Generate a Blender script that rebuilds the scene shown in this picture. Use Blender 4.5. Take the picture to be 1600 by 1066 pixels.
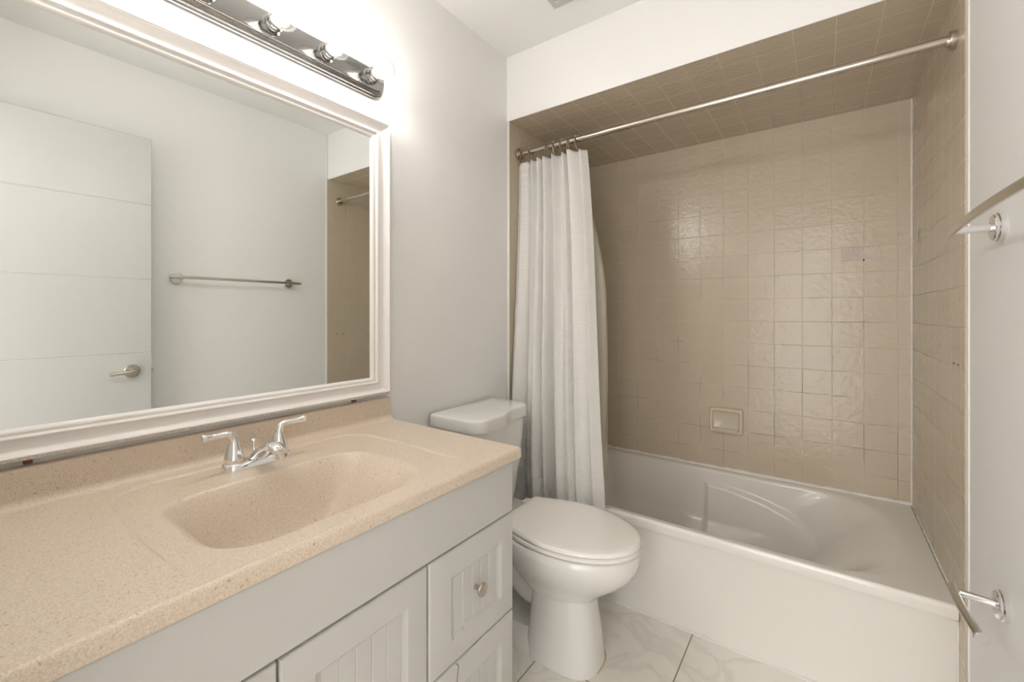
import bpy, bmesh, math, random
from mathutils import Vector, Matrix
PI = math.pi
random.seed(7)
scene = bpy.context.scene
for o in list(bpy.data.objects):
    bpy.data.objects.remove(o)

# ------------------------------------------------------------------ measures
W = 1.545            # face of the tiled right wall
YS = 1.670           # soffit face / front of the tub alcove
YT = 1.726           # front of the bathtub
YB = 2.510           # tiled wall at the back of the alcove
ZS = 2.135           # tiled ceiling of the alcove
ZC = 2.44            # ceiling
ZT = 0.386           # bathtub rim
YE = -0.02           # inner face of the entry wall
TILE = 0.1154

# ------------------------------------------------------------------ camera
cam = bpy.data.cameras.new('camera')
cam.sensor_fit = 'HORIZONTAL'
cam.sensor_width = 36.0
cam.lens = 674.05 / 1600 * 36.0
cam.shift_y = -(533.0 - 489.8) / 1600
cam.clip_start = 0.01
cam_o = bpy.data.objects.new('camera', cam)
cam_o.location = (1.234, 0.0, 1.211)
cam_o.rotation_euler = (PI / 2, 0, 0.6247)
scene.collection.objects.link(cam_o)
scene.camera = cam_o

# ------------------------------------------------------------------ light and exposure
scene.view_settings.view_transform = 'Standard'
scene.view_settings.look = 'None'
scene.view_settings.gamma = 1.0
scene.view_settings.use_curve_mapping = False
scene.view_settings.exposure = 0.17
WORLD_STRENGTH = 4.5         # the daylit rooms beyond the open doorway
BULB_STRENGTH = 178.0
world = bpy.data.worlds.new('world')
scene.world = world
world.use_nodes = True
wb = world.node_tree.nodes['Background']
wb.inputs[0].default_value = (1.0, 0.98, 0.95, 1)
wb.inputs[1].default_value = WORLD_STRENGTH
pl = bpy.data.lights.new('doorway_portal', 'AREA')   # sampling portal in the open doorway, gives off no light of its own
pl.shape = 'RECTANGLE'
pl.size = 0.752
pl.size_y = 2.07
pl.cycles.is_portal = True
po = bpy.data.objects.new('doorway_portal', pl)
po.location = (1.1225, -0.142, 1.035)
po.rotation_euler = (PI / 2, 0, PI)
scene.collection.objects.link(po)

# ------------------------------------------------------------------ material helpers
def new_mat(name):
    m = bpy.data.materials.new(name)
    m.use_nodes = True
    nt = m.node_tree
    b = nt.nodes['Principled BSDF']
    return m, nt, b

def N(nt, kind, **kw):
    n = nt.nodes.new(kind)
    for k, v in kw.items():
        setattr(n, k, v)
    return n

def val(sock, v):
    sock.default_value = v

def simple(name, col, rough=0.5, metal=0.0, bump=0.0, bscale=60.0, spec=0.5, coat=0.0, var=0.0):
    m, nt, b = new_mat(name)
    b.inputs['Base Color'].default_value = (*col, 1)
    b.inputs['Roughness'].default_value = rough
    b.inputs['Metallic'].default_value = metal
    b.inputs['Specular IOR Level'].default_value = spec
    b.inputs['Coat Weight'].default_value = coat
    if bump or var:
        tc = N(nt, 'ShaderNodeTexCoord')
        no = N(nt, 'ShaderNodeTexNoise')
        val(no.inputs['Scale'], bscale)
        val(no.inputs['Detail'], 3.0)
        nt.links.new(tc.outputs['Object'], no.inputs['Vector'])
        if bump:
            bp = N(nt, 'ShaderNodeBump')
            val(bp.inputs['Strength'], 1.0)
            val(bp.inputs['Distance'], bump)
            nt.links.new(no.outputs['Fac'], bp.inputs['Height'])
            nt.links.new(bp.outputs['Normal'], b.inputs['Normal'])
        if var:
            r = N(nt, 'ShaderNodeValToRGB')
            c0 = [max(0, c * (1 - var)) for c in col]
            c1 = [min(1, c * (1 + var)) for c in col]
            r.color_ramp.elements[0].position = 0.3
            r.color_ramp.elements[0].color = (*c0, 1)
            r.color_ramp.elements[1].position = 0.7
            r.color_ramp.elements[1].color = (*c1, 1)
            nt.links.new(no.outputs['Fac'], r.inputs['Fac'])
            nt.links.new(r.outputs['Color'], b.inputs['Base Color'])
    return m

def axis_uv(nt, ua, va, u0, v0):
    """(object u - u0, object v - v0, 0) as a vector"""
    tc = N(nt, 'ShaderNodeTexCoord')
    sp = N(nt, 'ShaderNodeSeparateXYZ')
    nt.links.new(tc.outputs['Object'], sp.inputs[0])
    cb = N(nt, 'ShaderNodeCombineXYZ')
    for i, (a, o0) in enumerate(((ua, u0), (va, v0))):
        s = N(nt, 'ShaderNodeMath', operation='SUBTRACT')
        nt.links.new(sp.outputs['XYZ'.index(a)], s.inputs[0])
        val(s.inputs[1], o0 - 20 * TILE)
        nt.links.new(s.outputs[0], cb.inputs[i])
    return tc, cb

def tile_mat(name, ua, va, u0, v0, worn=0.0, grout=(0.66, 0.58, 0.465)):
    m, nt, b = new_mat(name)
    tc, cb = axis_uv(nt, ua, va, u0, v0)
    br = N(nt, 'ShaderNodeTexBrick', offset=0.0, squash=1.0)
    nt.links.new(cb.outputs[0], br.inputs['Vector'])
    val(br.inputs['Scale'], 1.0)
    val(br.inputs['Brick Width'], TILE)
    val(br.inputs['Row Height'], TILE * 0.992)
    val(br.inputs['Mortar Size'], 0.0017)
    val(br.inputs['Mortar Smooth'], 0.25)
    val(br.inputs['Bias'], 0.0)
    val(br.inputs['Color1'], (0.61, 0.522, 0.402, 1))
    val(br.inputs['Color2'], (0.59, 0.502, 0.385, 1))
    val(br.inputs['Mortar'], (*grout, 1))
    col = br.outputs['Color']
    if worn:
        # mildewed stretches of grout low on the wall
        no = N(nt, 'ShaderNodeTexNoise')
        val(no.inputs['Scale'], 9.0)
        val(no.inputs['Detail'], 4.0)
        nt.links.new(tc.outputs['Object'], no.inputs['Vector'])
        sp = N(nt, 'ShaderNodeSeparateXYZ')
        nt.links.new(tc.outputs['Object'], sp.inputs[0])
        mr = N(nt, 'ShaderNodeMapRange')
        val(mr.inputs['From Min'], 1.25); val(mr.inputs['From Max'], 0.45)
        val(mr.inputs['To Min'], -0.10); val(mr.inputs['To Max'], 0.10)
        nt.links.new(sp.outputs[2], mr.inputs['Value'])
        ad = N(nt, 'ShaderNodeMath', operation='ADD')
        nt.links.new(no.outputs['Fac'], ad.inputs[0]); nt.links.new(mr.outputs[0], ad.inputs[1])
        st = N(nt, 'ShaderNodeMapRange')
        val(st.inputs['From Min'], 0.50); val(st.inputs['From Max'], 0.66)
        nt.links.new(ad.outputs[0], st.inputs['Value'])
        mu = N(nt, 'ShaderNodeMath', operation='MULTIPLY')
        nt.links.new(st.outputs[0], mu.inputs[0]); nt.links.new(br.outputs['Fac'], mu.inputs[1])
        mu2 = N(nt, 'ShaderNodeMath', operation='MULTIPLY'); val(mu2.inputs[1], worn)
        nt.links.new(mu.outputs[0], mu2.inputs[0])
        mx = N(nt, 'ShaderNodeMix', data_type='RGBA')
        nt.links.new(mu2.outputs[0], mx.inputs[0])
        nt.links.new(col, mx.inputs[6]); val(mx.inputs[7], (0.16, 0.115, 0.075, 1))
        col = mx.outputs[2]
    nt.links.new(col, b.inputs['Base Color'])
    # glazed, slightly wavy face, grout set back
    wv = N(nt, 'ShaderNodeTexNoise')
    val(wv.inputs['Scale'], 46.0); val(wv.inputs['Detail'], 1.5)
    nt.links.new(tc.outputs['Object'], wv.inputs['Vector'])
    b1 = N(nt, 'ShaderNodeBump'); val(b1.inputs['Distance'], 0.0030); val(b1.inputs['Strength'], 0.55)
    nt.links.new(wv.outputs['Fac'], b1.inputs['Height'])
    b2 = N(nt, 'ShaderNodeBump', invert=True); val(b2.inputs['Distance'], 0.0012); val(b2.inputs['Strength'], 0.8)
    nt.links.new(br.outputs['Fac'], b2.inputs['Height'])
    nt.links.new(b1.outputs['Normal'], b2.inputs['Normal'])
    nt.links.new(b2.outputs['Normal'], b.inputs['Normal'])
    rr = N(nt, 'ShaderNodeMapRange')
    val(rr.inputs['To Min'], 0.22); val(rr.inputs['To Max'], 0.75)
    nt.links.new(br.outputs['Fac'], rr.inputs['Value'])
    nt.links.new(rr.outputs[0], b.inputs['Roughness'])
    return m

def floor_mat():
    m, nt, b = new_mat('marble_floor_tile')
    tc, cb = axis_uv(nt, 'X', 'Y', 0.42, 1.297)
    br = N(nt, 'ShaderNodeTexBrick', offset=0.0, squash=1.0)
    # offset of axis_uv is a multiple of TILE; shift so that lines fall on u0, v0
    sh = N(nt, 'ShaderNodeVectorMath', operation='SUBTRACT')
    k = 20 * TILE - 4 * 0.415
    val(sh.inputs[1], (k, 20 * TILE - 4 * 0.4305, 0))
    nt.links.new(cb.outputs[0], sh.inputs[0])
    nt.links.new(sh.outputs[0], br.inputs['Vector'])
    val(br.inputs['Scale'], 1.0); val(br.inputs['Brick Width'], 0.415); val(br.inputs['Row Height'], 0.4305)
    val(br.inputs['Mortar Size'], 0.0022); val(br.inputs['Mortar Smooth'], 0.2); val(br.inputs['Bias'], 0)
    n1 = N(nt, 'ShaderNodeTexNoise'); val(n1.inputs['Scale'], 3.2); val(n1.inputs['Detail'], 8.0); val(n1.inputs['Distortion'], 1.6)
    nt.links.new(tc.outputs['Object'], n1.inputs['Vector'])
    vr = N(nt, 'ShaderNodeValToRGB')
    e = vr.color_ramp.elements
    e[0].position = 0.455; e[0].color = (0.90, 0.865, 0.80, 1)
    e[1].position = 0.545; e[1].color = (0.90, 0.865, 0.80, 1)
    mid = vr.color_ramp.elements.new(0.50); mid.color = (0.81, 0.775, 0.715, 1)
    nt.links.new(n1.outputs['Fac'], vr.inputs['Fac'])
    mx = N(nt, 'ShaderNodeMix', data_type='RGBA')
    nt.links.new(br.outputs['Fac'], mx.inputs[0])
    nt.links.new(vr.outputs['Color'], mx.inputs[6]); val(mx.inputs[7], (0.33, 0.26, 0.19, 1))
    nt.links.new(mx.outputs[2], b.inputs['Base Color'])
    val(b.inputs['Roughness'], 0.22)
    bp = N(nt, 'ShaderNodeBump', invert=True); val(bp.inputs['Distance'], 0.0012)
    nt.links.new(br.outputs['Fac'], bp.inputs['Height']); nt.links.new(bp.outputs['Normal'], b.inputs['Normal'])
    return m

def counter_mat():
    m, nt, b = new_mat('speckled_tan_solid_surface')
    tc = N(nt, 'ShaderNodeTexCoord')
    n1 = N(nt, 'ShaderNodeTexNoise'); val(n1.inputs['Scale'], 430.0); val(n1.inputs['Detail'], 2.0)
    n2 = N(nt, 'ShaderNodeTexNoise'); val(n2.inputs['Scale'], 150.0); val(n2.inputs['Detail'], 1.0)
    for n in (n1, n2):
        nt.links.new(tc.outputs['Object'], n.inputs['Vector'])
    r1 = N(nt, 'ShaderNodeValToRGB')
    e = r1.color_ramp.elements
    e[0].position = 0.34; e[0].color = (0.64, 0.52, 0.405, 1)
    e[1].position = 0.64; e[1].color = (0.785, 0.67, 0.545, 1)
    nt.links.new(n1.outputs['Fac'], r1.inputs['Fac'])
    r2 = N(nt, 'ShaderNodeValToRGB')
    e = r2.color_ramp.elements
    e[0].position = 0.69; e[0].color = (0, 0, 0, 1)
    e[1].position = 0.74; e[1].color = (0.6, 0.6, 0.6, 1)
    nt.links.new(n2.outputs['Fac'], r2.inputs['Fac'])
    mx = N(nt, 'ShaderNodeMix', data_type='RGBA')
    nt.links.new(r2.outputs['Color'], mx.inputs[0])
    nt.links.new(r1.outputs['Color'], mx.inputs[6]); val(mx.inputs[7], (0.42, 0.28, 0.17, 1))
    nt.links.new(mx.outputs[2], b.inputs['Base Color'])
    val(b.inputs['Roughness'], 0.33)
    return m

def waffle_mat():
    m, nt, b = new_mat('white_waffle_cotton')
    uv = N(nt, 'ShaderNodeUVMap')
    sp = N(nt, 'ShaderNodeSeparateXYZ')
    nt.links.new(uv.outputs[0], sp.inputs[0])
    hs = []
    for i in (0, 1):
        k = N(nt, 'ShaderNodeMath', operation='MULTIPLY'); val(k.inputs[1], 2 * PI / 0.0095)
        nt.links.new(sp.outputs[i], k.inputs[0])
        s = N(nt, 'ShaderNodeMath', operation='SINE')
        nt.links.new(k.outputs[0], s.inputs[0]); hs.append(s)
    mx = N(nt, 'ShaderNodeMath', operation='MAXIMUM')
    nt.links.new(hs[0].outputs[0], mx.inputs[0]); nt.links.new(hs[1].outputs[0], mx.inputs[1])
    bp = N(nt, 'ShaderNodeBump'); val(bp.inputs['Distance'], 0.0011); val(bp.inputs['Strength'], 0.8)
    nt.links.new(mx.outputs[0], bp.inputs['Height']); nt.links.new(bp.outputs['Normal'], b.inputs['Normal'])
    val(b.inputs['Base Color'], (0.97, 0.945, 0.905, 1)); val(b.inputs['Roughness'], 0.9)
    val(b.inputs['Specular IOR Level'], 0.2)
    tr = N(nt, 'ShaderNodeBsdfTranslucent'); val(tr.inputs['Color'], (0.86, 0.82, 0.75, 1))
    ms = N(nt, 'ShaderNodeMixShader'); val(ms.inputs[0], 0.10)
    out = nt.nodes['Material Output']
    nt.links.new(b.outputs[0], ms.inputs[1]); nt.links.new(tr.outputs[0], ms.inputs[2])
    nt.links.new(ms.outputs[0], out.inputs['Surface'])
    return m

def clear_mix(name, col, alpha, rough=0.05):
    """thin clear film / bulb glass: mostly transparent with a glossy face"""
    m, nt, b = new_mat(name)
    val(b.inputs['Base Color'], (*col, 1)); val(b.inputs['Roughness'], rough)
    tr = N(nt, 'ShaderNodeBsdfTransparent')
    ms = N(nt, 'ShaderNodeMixShader'); val(ms.inputs[0], alpha)
    nt.links.new(tr.outputs[0], ms.inputs[1]); nt.links.new(b.outputs[0], ms.inputs[2])
    nt.links.new(ms.outputs[0], nt.nodes['Material Output'].inputs['Surface'])
    return m

def bulb_glass():
    m, nt, b = new_mat('clear_bulb_glass')
    gl = N(nt, 'ShaderNodeBsdfGlossy'); val(gl.inputs['Color'], (0.75, 0.75, 0.75, 1)); val(gl.inputs['Roughness'], 0.03)
    tr = N(nt, 'ShaderNodeBsdfTransparent'); val(tr.inputs['Color'], (0.97, 0.97, 0.97, 1))
    fr = N(nt, 'ShaderNodeLayerWeight'); val(fr.inputs['Blend'], 0.25)
    mr = N(nt, 'ShaderNodeMapRange'); val(mr.inputs['To Min'], 0.03); val(mr.inputs['To Max'], 0.75)
    nt.links.new(fr.outputs['Facing'], mr.inputs['Value'])
    ms = N(nt, 'ShaderNodeMixShader')
    nt.links.new(mr.outputs[0], ms.inputs[0])
    nt.links.new(tr.outputs[0], ms.inputs[1]); nt.links.new(gl.outputs[0], ms.inputs[2])
    nt.links.new(ms.outputs[0], nt.nodes['Material Output'].inputs['Surface'])
    return m

def emit_mat(name, col, s):
    m, nt, b = new_mat(name)
    val(b.inputs['Base Color'], (0, 0, 0, 1))
    val(b.inputs['Emission Color'], (*col, 1)); val(b.inputs['Emission Strength'], s)
    return m

M = dict(
    wall=simple('white_wall_paint', (0.895, 0.88, 0.86), 0.55, bump=0.0006, bscale=220, spec=0.35),
    ceil=simple('white_ceiling_paint', (0.885, 0.875, 0.86), 0.75, bump=0.0006, bscale=200, spec=0.2),
    trim=simple('white_trim_paint', (0.86, 0.83, 0.78), 0.4),
    caulk=simple('white_caulk', (0.84, 0.81, 0.76), 0.5, bump=0.002, bscale=50),
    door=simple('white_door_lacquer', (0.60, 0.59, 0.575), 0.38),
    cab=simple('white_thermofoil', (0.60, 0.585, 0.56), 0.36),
    cabin=simple('dark_gap', (0.20, 0.17, 0.14), 0.8),
    frame=simple('white_frame_lacquer', (0.90, 0.87, 0.84), 0.3),
    porc=simple('white_vitreous_china', (0.85, 0.835, 0.80), 0.10, coat=0.3),
    seat=simple('warm_white_seat_plastic', (0.95, 0.92, 0.87), 0.16),
    tub=simple('white_tub_enamel', (0.86, 0.825, 0.77), 0.16, coat=0.2),
    chrome=simple('polished_chrome', (0.86, 0.86, 0.86), 0.06, 1.0),
    barchrome=simple('chrome_light_bar', (0.40, 0.395, 0.39), 0.09, 1.0),
    nickel=simple('brushed_nickel', (0.56, 0.51, 0.45), 0.26, 1.0, bump=0.00015, bscale=400),
    rod=simple('satin_steel', (0.60, 0.545, 0.475), 0.22, 1.0),
    bronze=simple('dark_hook_metal', (0.27, 0.22, 0.17), 0.28, 1.0),
    satin=simple('satin_chrome', (0.63, 0.60, 0.555), 0.20, 1.0),
    ceramic=simple('tan_glazed_ceramic', (0.66, 0.58, 0.46), 0.18),
    residue=simple('adhesive_residue', (0.62, 0.545, 0.475), 0.7, bump=0.001, bscale=180, var=0.10),
    dark=simple('black_hole', (0.03, 0.025, 0.02), 0.9),
    clip=simple('brown_plastic_clip', (0.16, 0.055, 0.03), 0.4),
    mirror=simple('silvered_glass', (0.87, 0.895, 0.875), 0.012, 1.0),
    white=simple('white_plastic', (0.80, 0.79, 0.77), 0.4),
    ventp=simple('grey_vent_plastic', (0.60, 0.59, 0.57), 0.5),
    stain=simple('brown_caulk_stain', (0.62, 0.51, 0.35), 0.6),
    cream=simple('cream_lamp_base', (0.82, 0.79, 0.68), 0.4),
    floor=floor_mat(), counter=counter_mat(), waffle=waffle_mat(),
    liner=clear_mix('translucent_liner_vinyl', (0.83, 0.76, 0.63), 0.55, 0.35),
    glass=bulb_glass(),
    glow=emit_mat('glowing_filament', (1.0, 0.97, 0.93), BULB_STRENGTH),
    tile_back=tile_mat('tan_wall_tile_back', 'X', 'Z', 1.499, ZT + 0.002, worn=0.45),
    tile_side=tile_mat('tan_wall_tile_side', 'Y', 'Z', YB, ZT + 0.002, worn=0.25, grout=(0.615, 0.53, 0.41)),
    tile_top=tile_mat('tan_ceiling_tile', 'X', 'Y', 1.499, YB - 0.03, grout=(0.74, 0.66, 0.53)),
)

# ------------------------------------------------------------------ mesh helpers
class MB:
    def __init__(s):
        s.v = []; s.f = []
    def add(s, verts, faces):
        k = len(s.v)
        s.v += [tuple(p) for p in verts]
        s.f += [tuple(i + k for i in q) for q in faces]
        return s
    def box(s, x0, x1, y0, y1, z0, z1, bev=0.0, seg=2):
        if bev <= 0:
            v = [(x, y, z) for x in (x0, x1) for y in (y0, y1) for z in (z0, z1)]
            return s.add(v, [(0, 1, 3, 2), (4, 6, 7, 5), (0, 4, 5, 1), (2, 3, 7, 6), (0, 2, 6, 4), (1, 5, 7, 3)])
        bm = bmesh.new()
        bmesh.ops.create_cube(bm, size=1)
        for q in bm.verts:
            q.co = Vector(((x0 + x1) / 2 + q.co.x * (x1 - x0), (y0 + y1) / 2 + q.co.y * (y1 - y0), (z0 + z1) / 2 + q.co.z * (z1 - z0)))
        bmesh.ops.bevel(bm, geom=bm.edges[:], offset=bev, segments=seg, affect='EDGES', profile=0.5)
        return s.bm(bm)
    def bm(s, bm):
        bm.verts.index_update()
        s.add([q.co[:] for q in bm.verts], [[w.index for w in f.verts] for f in bm.faces])
        bm.free()
        return s
    def loft(s, rings, cap0=True, cap1=True, closed=True):
        n = len(rings[0]); k = len(s.v)
        for r in rings:
            s.v += [tuple(p) for p in r]
        for i in range(len(rings) - 1):
            for j in range(n if closed else n - 1):
                a = k + i * n + j; b = k + i * n + (j + 1) % n
                s.f.append((a, b, b + n, a + n))
        if cap0: s.f.append(tuple(k + j for j in reversed(range(n))))
        if cap1: s.f.append(tuple(k + (len(rings) - 1) * n + j for j in range(n)))
        return s
    def lathe(s, prof, origin, axis=(0, 0, 1), n=24):
        """prof: (radius, height) along axis"""
        ax = Vector(axis).normalized()
        t = Vector((1, 0, 0)) if abs(ax.x) < 0.9 else Vector((0, 1, 0))
        e1 = ax.cross(t).normalized(); e2 = ax.cross(e1)
        o = Vector(origin); rings = []
        for r, h in prof:
            rings.append([o + ax * h + (e1 * math.cos(2 * PI * j / n) + e2 * math.sin(2 * PI * j / n)) * max(r, 1e-5) for j in range(n)])
        return s.loft(rings)
    def tube(s, pts, rad, n=12, up=(0, 0, 1), flat=1.0, cap=True):
        P = [Vector(p) for p in pts]
        if not hasattr(rad, '__len__'): rad = [rad] * len(P)
        rings = []; U = Vector(up)
        for i, p in enumerate(P):
            d = (P[min(i + 1, len(P) - 1)] - P[max(i - 1, 0)]).normalized()
            a = d.cross(U)
            if a.length < 1e-4: a = d.cross(Vector((1, 0, 0)))
            a.normalize(); b = a.cross(d).normalized()
            rings.append([p + a * math.cos(2 * PI * j / n) * rad[i] + b * math.sin(2 * PI * j / n) * rad[i] * flat for j in range(n)])
        return s.loft(rings, cap, cap)
    def sphere(s, c, r, n=16, m=10):
        return s.lathe([(r * math.sin(PI * i / m), -r * math.cos(PI * i / m)) for i in range(m + 1)], c, n=n)
    def grid(s, pts):
        """pts[i][j] -> quads"""
        k = len(s.v); n = len(pts[0])
        for r in pts: s.v += [tuple(p) for p in r]
        for i in range(len(pts) - 1):
            for j in range(n - 1):
                a = k + i * n + j
                s.f.append((a, a + 1, a + n + 1, a + n))
        return s
    def build(s, name, mat, parent=None, smooth=True, angle=35, label=None):
        me = bpy.data.meshes.new(name)
        me.from_pydata(s.v, [], s.f)
        bm = bmesh.new(); bm.from_mesh(me)
        bmesh.ops.remove_doubles(bm, verts=bm.verts, dist=1e-6)
        bmesh.ops.recalc_face_normals(bm, faces=bm.faces)
        bm.to_mesh(me); bm.free()
        if smooth:
            me.polygons.foreach_set('use_smooth', [True] * len(me.polygons))
            me.set_sharp_from_angle(angle=math.radians(angle))
        me.materials.append(mat)
        me.update()
        o = bpy.data.objects.new(name, me)
        scene.collection.objects.link(o)
        if parent is not None:
            o.parent = parent
            o.matrix_parent_inverse = Matrix.Translation(parent_world(parent)).inverted()
        if label: o['label'] = label
        return o

def parent_world(p):
    # meshes are built in place (origin at 0); only an Empty carries an offset
    return Vector(p.location) if p.type == 'EMPTY' else Vector((0, 0, 0))

def thing(name, label, cat, loc=(0, 0, 0), group=None):
    o = bpy.data.objects.new(name, None)
    o.empty_display_size = 0.05
    scene.collection.objects.link(o)
    o.location = loc
    return tag(o, label, cat, group)

def tag(o, label, cat, group=None):
    o['label'] = label; o['category'] = cat
    if group: o['group'] = group
    return o

def struct(name, mb, mat, parent=None, label=None, **kw):
    o = mb.build(name, mat, parent, **kw)
    if parent is None: o['kind'] = 'structure'
    if label: o['label'] = label
    return o

def smooth01(t):
    t = max(0.0, min(1.0, t))
    return t * t * (3 - 2 * t)

def catmull(pts, k=6):
    out = []
    P = [Vector(p) for p in pts]
    for i in range(len(P) - 1):
        p0 = P[max(i - 1, 0)]; p1 = P[i]; p2 = P[i + 1]; p3 = P[min(i + 2, len(P) - 1)]
        for j in range(k):
            t = j / k
            out.append(0.5 * ((2 * p1) + (p2 - p0) * t + (2 * p0 - 5 * p1 + 4 * p2 - p3) * t * t + (3 * p1 - p0 - 3 * p2 + p3) * t ** 3))
    out.append(P[-1])
    return out

# ================================================================== SETTING
struct('floor', MB().box(-0.12, 1.68, -0.14, YB + 0.12, -0.05, 0.0).box(-1.6, 1.68, -1.5, -0.14, -0.05, 0.0), M['floor'], smooth=False)
struct('ceiling', MB().box(-0.12, 1.68, -1.5, YS + 0.08, ZC, ZC + 0.05), M['ceil'], smooth=False)
struct('wall_left', MB().box(-0.12, 0.0, -0.16, YB + 0.12, 0, ZC), M['wall'], smooth=False)
struct('wall_right', MB().box(W + 0.008, W + 0.12, -1.5, YB + 0.12, 0, ZC), M['wall'], smooth=False)
struct('wall_soffit', MB().box(0.0, W + 0.008, YS + 0.004, YS + 0.08, ZS + 0.012, ZC).box(0.0, W + 0.008, YS, YS + 0.004, ZS - 0.0015, ZC), M['wall'], smooth=False)
struct('ceiling_alcove', MB().box(0.0, W + 0.008, YS + 0.004, YB + 0.01, ZS, ZS + 0.0119), M['tile_top'], smooth=False)
struct('wall_back', MB().box(-0.02, W + 0.03, YB, YB + 0.10, 0, ZS + 0.02), M['tile_back'], smooth=False)
struct('wall_alcove_left', MB().box(0.0, 0.008, YS + 0.012, YB, 0, ZS), M['tile_side'], smooth=False)
struct('wall_alcove_right', MB().box(W, W + 0.008, YS - 0.008, YB, 0, ZS), M['tile_side'], smooth=False)
# entry wall with the doorway the photograph is taken from
eb = MB()
eb.box(-0.12, 0.74, -0.14, YE, 0, ZC); eb.box(1.505, W + 0.008, -0.14, YE, 0, ZC); eb.box(0.74, 1.505, -0.14, YE, 2.075, ZC)
eb.box(0.20, 0.30, -1.5, -0.14, 0, ZC)      # unseen hall side wall, added to hold back light entering the doorway
struct('wall_entry', eb, M['wall'], smooth=False)
tb = MB()
tb.box(0.726, 0.746, -0.145, YE + 0.008, 0, 2.07, 0.002); tb.box(1.499, 1.512, -0.145, YE + 0.008, 0, 2.07, 0.002); tb.box(0.726, 1.512, -0.145, YE + 0.008, 2.069, 2.085, 0.002)
struct('trim_1', tb, M['trim'], label='white painted door casing around the open doorway')
# plaster beads and caulk seams
tb = MB()
tb.box(W + 0.0045, W + 0.011, YS - 0.0150, YS - 0.0082, 0, ZC - 0.001, 0.002)
struct('trim_2', tb, M['wall'], label='thin white bead between the tan tile edge and the right wall')
tb = MB(); tb.box(0.0, 0.0095, YS + 0.003, YS + 0.0115, 0, ZS, 0.002)
struct('trim_3', tb, M['trim'], label='thin white bead at the left corner of the tub alcove')
rnd = random.Random(3)
def caulk_line(p0, p1, r, n=60, jit=0.3):
    a = Vector(p0); b = Vector(p1)
    pts = [a.lerp(b, i / n) for i in range(n + 1)]
    return MB().tube(pts, [r * (1 + jit * (rnd.random() - 0.5) * 2) for _ in pts], 8)
struct('trim_4', caulk_line((W - 0.001, YB - 0.001, ZT), (W - 0.001, YB - 0.001, ZS), 0.0042), M['caulk'], label='bumpy white caulk seam in the right corner of the tiles')
struct('trim_5', caulk_line((0.012, YB - 0.001, ZT + 0.002), (W - 0.004, YB - 0.001, ZT + 0.002), 0.0095), M['caulk'], label='white caulk seam along the back rim of the bathtub')
struct('trim_6', caulk_line((W, YT, ZT + 0.001), (W, YB - 0.004, ZT + 0.001), 0.0045), M['caulk'], label='white caulk seam along the right end of the bathtub rim')
struct('trim_7', caulk_line((0.012, YT - 0.001, 0.0), (W - 0.002, YT - 0.001, 0.0), 0.006), M['caulk'], label='white caulk seam between bathtub apron and floor')

struct('trim_8', caulk_line((W - 0.001, YT + 0.001, 0.001), (W - 0.001, YT + 0.001, ZT - 0.045), 0.0042), M['caulk'], label='white caulk seam between the bathtub apron and the right tiles')

# ---- heightfield slab facing +x or -x : tensor grid, exact bevels and grooves
def lines(a, b, marks):
    s = {round(a, 5), round(b, 5)}
    for m in marks:
        if a - 1e-6 <= m <= b + 1e-6: s.add(round(m, 5))
    return sorted(s)

def panel(y0, y1, z0, z1, xb, xf, hfun, ym, zm):
    """slab from xb (back) to xf (front); front relief hfun(y,z) >= 0 goes back from xf"""
    sg = 1 if xf > xb else -1
    ys = lines(y0, y1, ym); zs = lines(z0, z1, zm)
    mb = MB()
    mb.grid([[(xf - sg * hfun(y, z), y, z) for z in zs] for y in ys])
    rim = [(y, zs[0]) for y in ys] + [(ys[-1], z) for z in zs[1:]] + [(y, zs[-1]) for y in reversed(ys[:-1])] + [(ys[0], z) for z in reversed(zs[1:-1])]
    mb.loft([[(xf - sg * hfun(y, z), y, z) for y, z in rim], [(xb, y, z) for y, z in rim]], False, True)
    return mb

# ---- the open door, folded back against the right wall
DXF, DXB = 1.445, 1.480
gz = [1.737, 1.376, 1.020, 0.660, 0.300]
def dh(y, z):
    h = 0.0
    if min(abs(z - g) for g in gz) < 0.0012: h = 0.0022
    if y < -0.0129 or y > 0.6789 or z < 0.0121 or z > 2.0579: h = 0.0015
    return h
zm = [0.0135, 2.0565]
for g in gz: zm += [g - 0.004, g - 0.001, g + 0.001, g + 0.004]
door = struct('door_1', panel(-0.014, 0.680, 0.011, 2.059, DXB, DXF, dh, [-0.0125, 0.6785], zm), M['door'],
              label='white slab door with fine horizontal grooves, folded back against the right wall', angle=20)
h = MB()
h.lathe([(0.0, 0.0), (0.031, 0.0), (0.031, 0.006), (0.028, 0.010), (0.014, 0.012), (0.011, 0.03), (0.011, 0.038), (0.0, 0.039)], (DXF, 0.606, 0.936), (-1, 0, 0), 28)
h.tube(catmull([(DXF - 0.036, 0.612, 0.936), (DXF - 0.039, 0.592, 0.936), (DXF - 0.040, 0.558, 0.934), (DXF - 0.038, 0.520, 0.930)], 5), [0.011] * 8 + [0.0105, 0.010, 0.0098, 0.0095, 0.009, 0.009, 0.0088, 0.0085], 12, flat=0.9)
dhn = h.build('door_handle', M['nickel'], door, label='satin nickel lever handle on a round rose')
lt = MB(); lt.box(DXF + 0.006, DXB - 0.006, 0.6798, 0.6812, 0.905, 0.965, 0.0005); lt.box(DXF + 0.011, DXB - 0.012, 0.681, 0.689, 0.928, 0.942, 0.001)
lt.build('latch', M['nickel'], door, label='nickel latch plate on the edge of the door')
for z in (0.25, 1.03, 1.80):
    MB().lathe([(0.006, 0), (0.006, 0.09)], (DXB + 0.004, -0.012, z), n=10).build('hinge', M['nickel'], door)

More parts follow.
